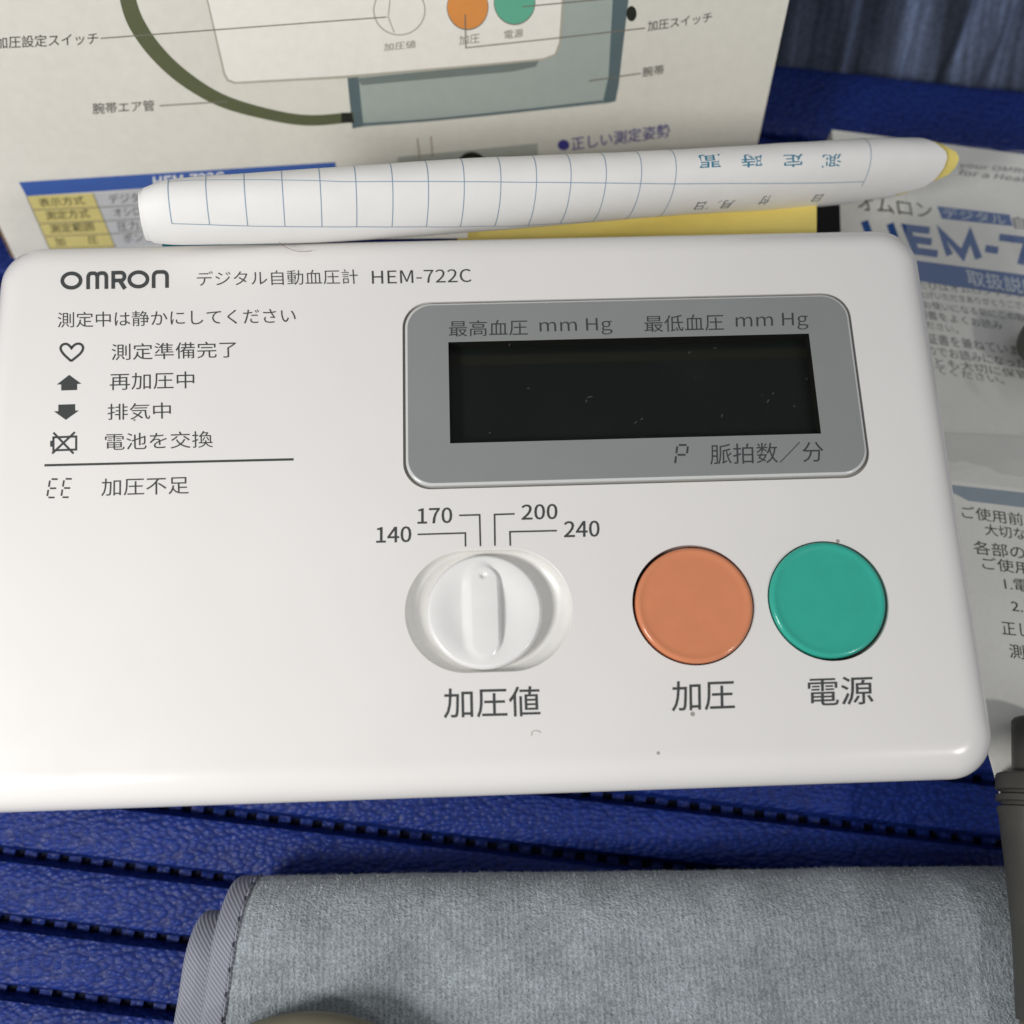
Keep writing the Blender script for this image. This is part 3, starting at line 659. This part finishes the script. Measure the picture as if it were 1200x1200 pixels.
for px, py, ln, an in ((619,455,4,.1),(689,466,2,0),(687,470,5,1.4),(692,465,7,.05),(815,443,1.6,0),(846,487,6,1.3),(893,463,1.6,0),(900,470,7,.9),(906,461,4,.7),(945,444,3,0),(745,495,5,.6),(752,491,5,.8),(574,507,3,.4),(597,404,4,1.3),(808,413,5,.5),(838,408,4,.2),(931,476,4,.3),(753,512,2,0)):
    a = level(.45)((px, py)); d = np.array([math.cos(an), math.sin(an), 0])*ln*.05; e = np.array([-math.sin(an), math.cos(an), 0])*.035
    g.add([a-d-e, a+d-e, a+d+e, a-d+e], [(0, 1, 2, 3)])
tag(mk('dust_specks', g.v, g.f, M['dust'], dp), kind='stuff')
PAN = level(.5)
iP_ = M['ink_panel']
lettering('最高血圧', PAN, (526,394.5), (618.5,392.7), (526,376), iP_, dp, bold=-.003); lettering('mm Hg', PAN, (632.7,393.5), (718,391.8), (632,374), iP_, dp, bold=-.002)
lettering('最低血圧', PAN, (755.5,389.3), (848.5,387), (755,370), iP_, dp, bold=-.003); lettering('mm Hg', PAN, (862.5,388), (947.5,386), (862,368), iP_, dp, bold=-.002)
lettering('脈拍数／分', PAN, (832.5,544.5), (965.5,541), (832,520.5), iP_, dp, bold=-.003)
def seg(pl, x, y, w_, h, segs, mat, parent, th=2.4, sl=.12):
    g = Geo(); gap = .9
    pts = {'a': ((0,0),(1,0)), 'f': ((0,0),(0,.5)), 'g': ((0,.5),(1,.5)), 'e': ((0,.5),(0,1)), 'd': ((0,1),(1,1)), 'b': ((1,0),(1,.5)), 'c': ((1,.5),(1,1))}
    for s in segs:
        (a, b), (c, d) = pts[s]; A = np.array([x+a*w_+(1-b)*h*sl, y+b*h]); B = np.array([x+c*w_+(1-d)*h*sl, y+d*h]); t = (B-A)/np.linalg.norm(B-A); A = A+t*(gap+.8); B = B-t*(gap+.8); nn = np.array([-t[1], t[0]])*th/2
        V = [pl(p, .04) for p in (A-nn, B-nn, B+nn, A+nn)]; g.add(V, orient(V, [(0,1,2,3)], pl.n))
    return mk('segment_symbol', g.v, g.f, mat, parent)
seg(PAN, 791, 521.5, 12.5, 23, 'abfge', iP_, dp, 2.2)
iD = M['ink']
# maker's mark: wide unicase letters drawn as thick strokes
def mark():
    g = Geo(); parts = []; W = 127.5; H = 21.0
    def q(x, y): return (71+x*W/382+(0)*y, 339.5-y*H/62-x*W/382*.0175)     # x 0..382, y 0..62
    def st(L, wd, up):
        L = [np.array(p, float) for p in L]; L = [p for i_, p in enumerate(L) if i_ == 0 or np.linalg.norm(p-L[i_-1]) > 1e-6]; n = len(L); A, B = [], []
        for i in range(n):
            closed = np.allclose(L[0], L[-1])
            t0 = L[i]-L[i-1] if i else (L[-1]-L[-2] if closed else L[1]-L[0]); t1 = L[i+1]-L[i] if i < n-1 else (L[1]-L[0] if closed else t0)
            t0 = t0/np.linalg.norm(t0); t1 = t1/np.linalg.norm(t1); t = t0+t1; t /= np.linalg.norm(t); nn = np.array([-t[1], t[0]])/max(.5, t @ t0)*wd/2
            A.append(L[i]+nn); B.append(L[i]-nn)
        V = [TOP(q(*p), up) for p in A+B]; g.add(V, orient(V, [(i, i+1, n+i+1, n+i) for i in range(n-1)], np.array([0, 0, 1.])))
    def arc(cx, cy, rx, ry, a0, a1, n=24): return [(cx+rx*math.cos(rad(a0+(a1-a0)*i/n)), cy+ry*math.sin(rad(a0+(a1-a0)*i/n))) for i in range(n+1)]
    wd = 13
    st(arc(38, 31, 32, 25, 0, 360, 40), wd, .04)                                    # o
    for k, x in enumerate((90, 122)): st([(x+6.5 if k == 0 else x+6.5, 0)] + [(x+6.5, 38)] + arc(x+18, 40, 11.5, 15, 180, 90, 8) + [(x+26, 55)] + arc(x+27, 40, 11.5, 15, 90, 0, 8) + [(x+38.5, 0)], wd, .044+.004*k)
    st([(184.5, 0), (184.5, 55.5), (212, 55.5)] + arc(212, 42, 12, 13.5, 90, -90, 12) + [(190, 28.5)], wd, .052); st([(207, 29), (226, -1)], wd+1, .056)
    st(arc(273, 31, 32, 25, 0, 360, 40), wd, .04)
    st([(326.5, 0), (326.5, 38)] + arc(341, 40, 14.5, 15.5, 180, 90, 8) + [(357, 55.5)] + arc(359, 40, 14.5, 15.5, 90, 0, 8) + [(373.5, 0)], wd, .044)
    return mk('maker_mark', g.v, g.f, iD, mon)
mark()
TX = [('デジタル自動血圧計', (231,335.5), (420,332.6), (230.5,318), -.004), ('HEM-722C', (436,332.8), (552.7,330.6), (435.5,317.2), 0), ('測定中は静かにしてください', (67.5,384), (347,378.5), (67.5,366), -.002),
      ('測定準備完了', (130.7,422.3), (277.3,418.8), (130.7,403), -.002), ('再加圧中', (128.5,457.3), (227.7,455), (128.7,437.3), -.002), ('排気中', (126,492.5), (200.3,490.5), (126,473.3), -.002), ('電池を交換', (123,527.8), (249.5,524.3), (123,508), -.002), ('加圧不足', (118.5,581.5), (221.3,578.5), (118.8,561), -.002),
      ('140', (440.8,636.5), (482,635.4), (441,617.6), .004), ('170', (489.2,614.2), (530,613), (489.2,595.6), .004), ('200', (611,609.5), (653.3,608.4), (611,591.3), .004), ('240', (660.8,630), (702.7,629), (660.8,610.8), .004),
      ('加圧値', (520,842), (633.5,839.2), (519.5,806.5), .004), ('加圧', (787.3,834), (861.3,831.3), (787,798.7), .004), ('電源', (947,827.7), (1024,825), (946.5,794.5), 0.004)]
for s, a, b, t, bo in TX: lettering(s, TOP, a, b, t, iD, mon, bold=bo)
strokes(TOP, [[(52,545.3),(344,538.3)]], 2.7, iD, mon, name='printed_rule')
strokes(TOP, [[(489.3,626.3),(545.3,624.6),(545.5,640.5)], [(538,604),(562,603.3),(563,640)], [(603,602.2),(579.5,603),(580,639.5)], [(652.5,621.9),(597.5,623.2),(598,639.5)]], 1.9, iD, mon, name='scale_lines')
seg(TOP, 55, 561.5, 10.5, 21.5, 'afged', iD, mon, 2.0, .17); seg(TOP, 71.5, 561.2, 10.5, 21.5, 'afged', iD, mon, 2.0, .17)
hp = [(83.3,423.2),(74.5,415),(70.9,408.5),(73,404.2),(77.5,403),(81.2,405),(83.7,408),(86.5,404.8),(90.5,402.8),(95,403.6),(97.3,407.8),(94,414.3),(83.3,423.2)]
strokes(TOP, [catmull(hp[:7], 5)+catmull(hp[6:], 5)[1:]], 2.8, iD, mon, name='heart_symbol')
poly(TOP, [(81,439.3),(95.3,449.8),(90.3,450),(90.3,457),(71.7,457.6),(71.7,450.6),(66.5,450.6)], iD, mon, .04, 'up_arrow_symbol')
poly(TOP, [(68.3,474.2),(88,473.6),(88,481),(92.5,481),(77.2,492),(63.2,482),(68.3,481.9)], iD, mon, .04, 'down_arrow_symbol')
strokes(TOP, [[(62.5,513),(62.5,527.8),(89.2,526.8),(89.2,511.5),(62.5,512.6),(62.5,514)], [(60,516.5),(60,523.5)], [(62.5,507),(86,531.5)], [(87.5,506.5),(61,531.5)]], [2.4, 2.4], iD, mon, name='battery_symbol')
# stray hair and fluff on the top
def strand(px, z, r=.045):
    V, Fs = tube([level(z)(p) for p in catmull(px, 8)], r, 6); return mk('stray_hair', V, Fs, ink('hair_brown', 120, 104, 84), None, True, level(z)(px[0]))
tag(strand([(322,275),(326,283),(338,291),(352,295),(366,294)], .35), 'short pale brown hair lying on the far edge of the monitor', 'hair')
tag(strand([(623,862),(624,857.5),(629,856),(634,858.5)], .05, .03), 'tiny curled hair on the monitor below the dial', 'hair')

# ================================================================== CUFF
cuff = thing('arm_cuff', (15, -95, GZ+2), 'grey fabric arm cuff with stitched taped edge, folded in front of the monitor', 'cuff')
YAW = rad(-1.3)
def cuff_pt(a, s, off, R0, yb, zc, top):
    # s runs: 0 under front -> back fold -> top -> front
    cy = yb - R0; L1 = 60; L2 = math.pi*R0
    if s < L1: y, z, ny, nz = cy-(L1-s), zc-R0, 0, -1
    elif s < L1+L2:
        t = -math.pi/2+(s-L1)/R0; y, z, ny, nz = cy+R0*math.cos(t), zc+R0*math.sin(t), math.cos(t), math.sin(t)
    else: y, z, ny, nz = cy-(s-L1-L2), zc+R0, 0, 1
    h = off
    if nz > -.3:
        wv_ = 2.0*noise.noise(Vector((a*.022+3, y*.035, 0)))+.8*noise.noise(Vector((a*.08, y*.09, 5)))
        wv_ -= 2.1*math.exp(-(((a+16)+(y+72)*-1.15)/8.0)**2)*smoothstep(-.2, 1, nz)*smoothstep(-60, -70, y)
        h += wv_*smoothstep(-.3, .6, nz)
    y2, z2 = y+ny*h, z+nz*h
    x = a + 0.10*(y2+58)*(1 if a < 0 else .2)*smoothstep(0, -50, a) 
    return (x*math.cos(YAW)-(y2+58)*math.sin(YAW), -58+(y2+58)*math.cos(YAW)+x*math.sin(YAW), z2)
def cuff_layer(name, a0, a1, off, mat, yb=-58.6, R0=11, zc=-35, na=160, ns=150, s0=40, s1=160, thick=1.2, edge_round=True):
    g = Geo(); P = []
    for i in range(na):
        a = a0+(a1-a0)*i/(na-1); e = min(abs(a-a0), abs(a1-a)); o_ = off-(.55*max(0, 1-e/.9)**2 if edge_round else 0)
        P.append([cuff_pt(a, s0+(s1-s0)*j/(ns-1), o_, R0, yb, zc, 0) for j in range(ns)])
    V, Fs = grid(P, na, ns); g.add(V, Fs)
    for e_, ix in ((a0, 0), (a1, na-1)):
        Q = [cuff_pt(e_, s0+(s1-s0)*j/(ns-1), off-thick, R0, yb, zc, 0) for j in range(ns)]; n0 = len(g.v); g.v += [tuple(p) for p in Q]
        for j in range(ns-1): a_ = ix*ns+j; g.f.append((a_, a_+1, n0+j+1, n0+j) if ix == 0 else (a_, n0+j, n0+j+1, a_+1))
    o = mk(name, g.v, g.f, mat, cuff, True); bm = bmesh.new(); bm.from_mesh(o.data); bmesh.ops.recalc_face_normals(bm, faces=bm.faces)
    # outward must be up on top
    f = max(bm.faces, key=lambda f: f.calc_center_median().z)
    if f.normal.z < 0: bmesh.ops.reverse_faces(bm, faces=bm.faces)
    bm.to_mesh(o.data); bm.free(); return autosmooth(o, 55)
AE = -48.7
cuff_layer('outer_layer', AE+3.8, 96, 0, M['pile'])
cuff_layer('edge_tape', AE, AE+4.2, .12, M['tape'], na=24)
cuff_layer('edge_tape', AE-5.0, AE+.9, 0, M['tape'], yb=-64.3, R0=8.6, zc=-35.6, na=24)
cuff_layer('inner_layer', AE+.6, 94, 0, M['pile'], yb=-64.3, R0=8.6, zc=-35.6, na=60, ns=60)
# stitches and seam along the tape
g = Geo(); gh = Geo(); S_ = 60+math.pi*5.5*1.0
s = 60+8
while s < 150:
    a = AE+3.75+.12*math.sin(s*1.7)
    A = np.array(cuff_pt(a, s, .27, 11, -58.6, -35, 0)); B = np.array(cuff_pt(a+.05, s+2.7, .27, 11, -58.6, -35, 0)); m_ = np.array(cuff_pt(a, s+1.35, .36, 11, -58.6, -35, 0))
    V, Fs = tube([A, m_, B], .1, 6); g.add(V, Fs)
    A = np.array(cuff_pt(a-.15, s+2.8, .2, 11, -58.6, -35, 0)); B = np.array(cuff_pt(a-.15, s+3.5, .2, 11, -58.6, -35, 0)); V, Fs = tube([A, B], .13, 6); gh.add(V, Fs); s += 3.7
mk('stitching', g.v, g.f, M['thread'], cuff, True); tag(mk('stitch_holes', gh.v, gh.f, M['hole'], cuff), kind='stuff')
# pile fibres standing on the outer layer
g = Geo(); rnd = random.Random(3)
for _ in range(42000):
    a = rnd.uniform(AE+4.3, 90); s = rnd.uniform(66, 150) if rnd.random() > .12 else rnd.uniform(66, 84)
    p = np.array(cuff_pt(a, s, 0, 11, -58.6, -35, 0)); nr = np.array(cuff_pt(a, s, 1, 11, -58.6, -35, 0))-p
    l = rnd.uniform(.2, .42); t = np.array([rnd.uniform(-1, 1), rnd.uniform(-1, 1), rnd.uniform(-.3, .3)]); e = np.array([rnd.uniform(-1, 1), rnd.uniform(-1, 1), 0])*.045
    q = p+nr*l*.75+t*l*.7
    g.add([p-e, p+e, q], [(0, 1, 2)])
tag(mk('pile_fibres', g.v, g.f, M['fibre'], cuff), kind='stuff')

# ================================================================== AIR HOSE
hose = thing('air_hose', level(-30)((1212, 1000)), 'dark grey rubber air hose with ribbed plug along the right edge', 'hose')
A = level(-22)((1219, 842)); D = level(-20)((1230, 1200)); dr_ = (D-A)/np.linalg.norm(D-A)
def at_px(y): return A + dr_*((y-842)/358*np.linalg.norm(D-A))
def lathe_axis(pr, mat, name):
    V, Fs = tube([at_px(y) for y, r in pr], [r for y, r in pr], 36); o = mk(name, V, Fs, mat, hose, True); return autosmooth(o, 40)
K = 1/6.75
lathe_axis([(842, 3.6), (844, 4.2), (848, 4.6), (918, 4.7)], M['rubber'], 'plug_tip')
lathe_axis([(914, 6.2), (916, 7.0), (919, 7.3), (936, 7.35), (937.5, 6.5), (941, 6.5), (943, 7.3), (950, 7.3), (951.5, 6.45), (955.5, 6.45), (957.5, 7.15), (963, 7.15), (968, 6.9), (1000, 6.5), (1050, 5.8), (1110, 5.2), (1200, 4.9)], M['rubber'], 'strain_relief')
P0 = at_px(1199); P1 = at_px(1300)
ap = level(-18)((358, 1220))
path = catmull([P0, P1, P1+np.array([2, -28, 2]), P1+np.array([-22, -60, 0]), ap+np.array([70, -62, -8]), ap+np.array([26, -22, -4]), ap+np.array([15, -5.5, -1]), ap, ap+np.array([-15, -5.5, -1]), ap+np.array([-24, -22, -5]), ap+np.array([-26, -60, -10])], 10)
V, Fs = tube(path, 4.2, 24); mk('tube', V, Fs, M['hose'], hose, True)
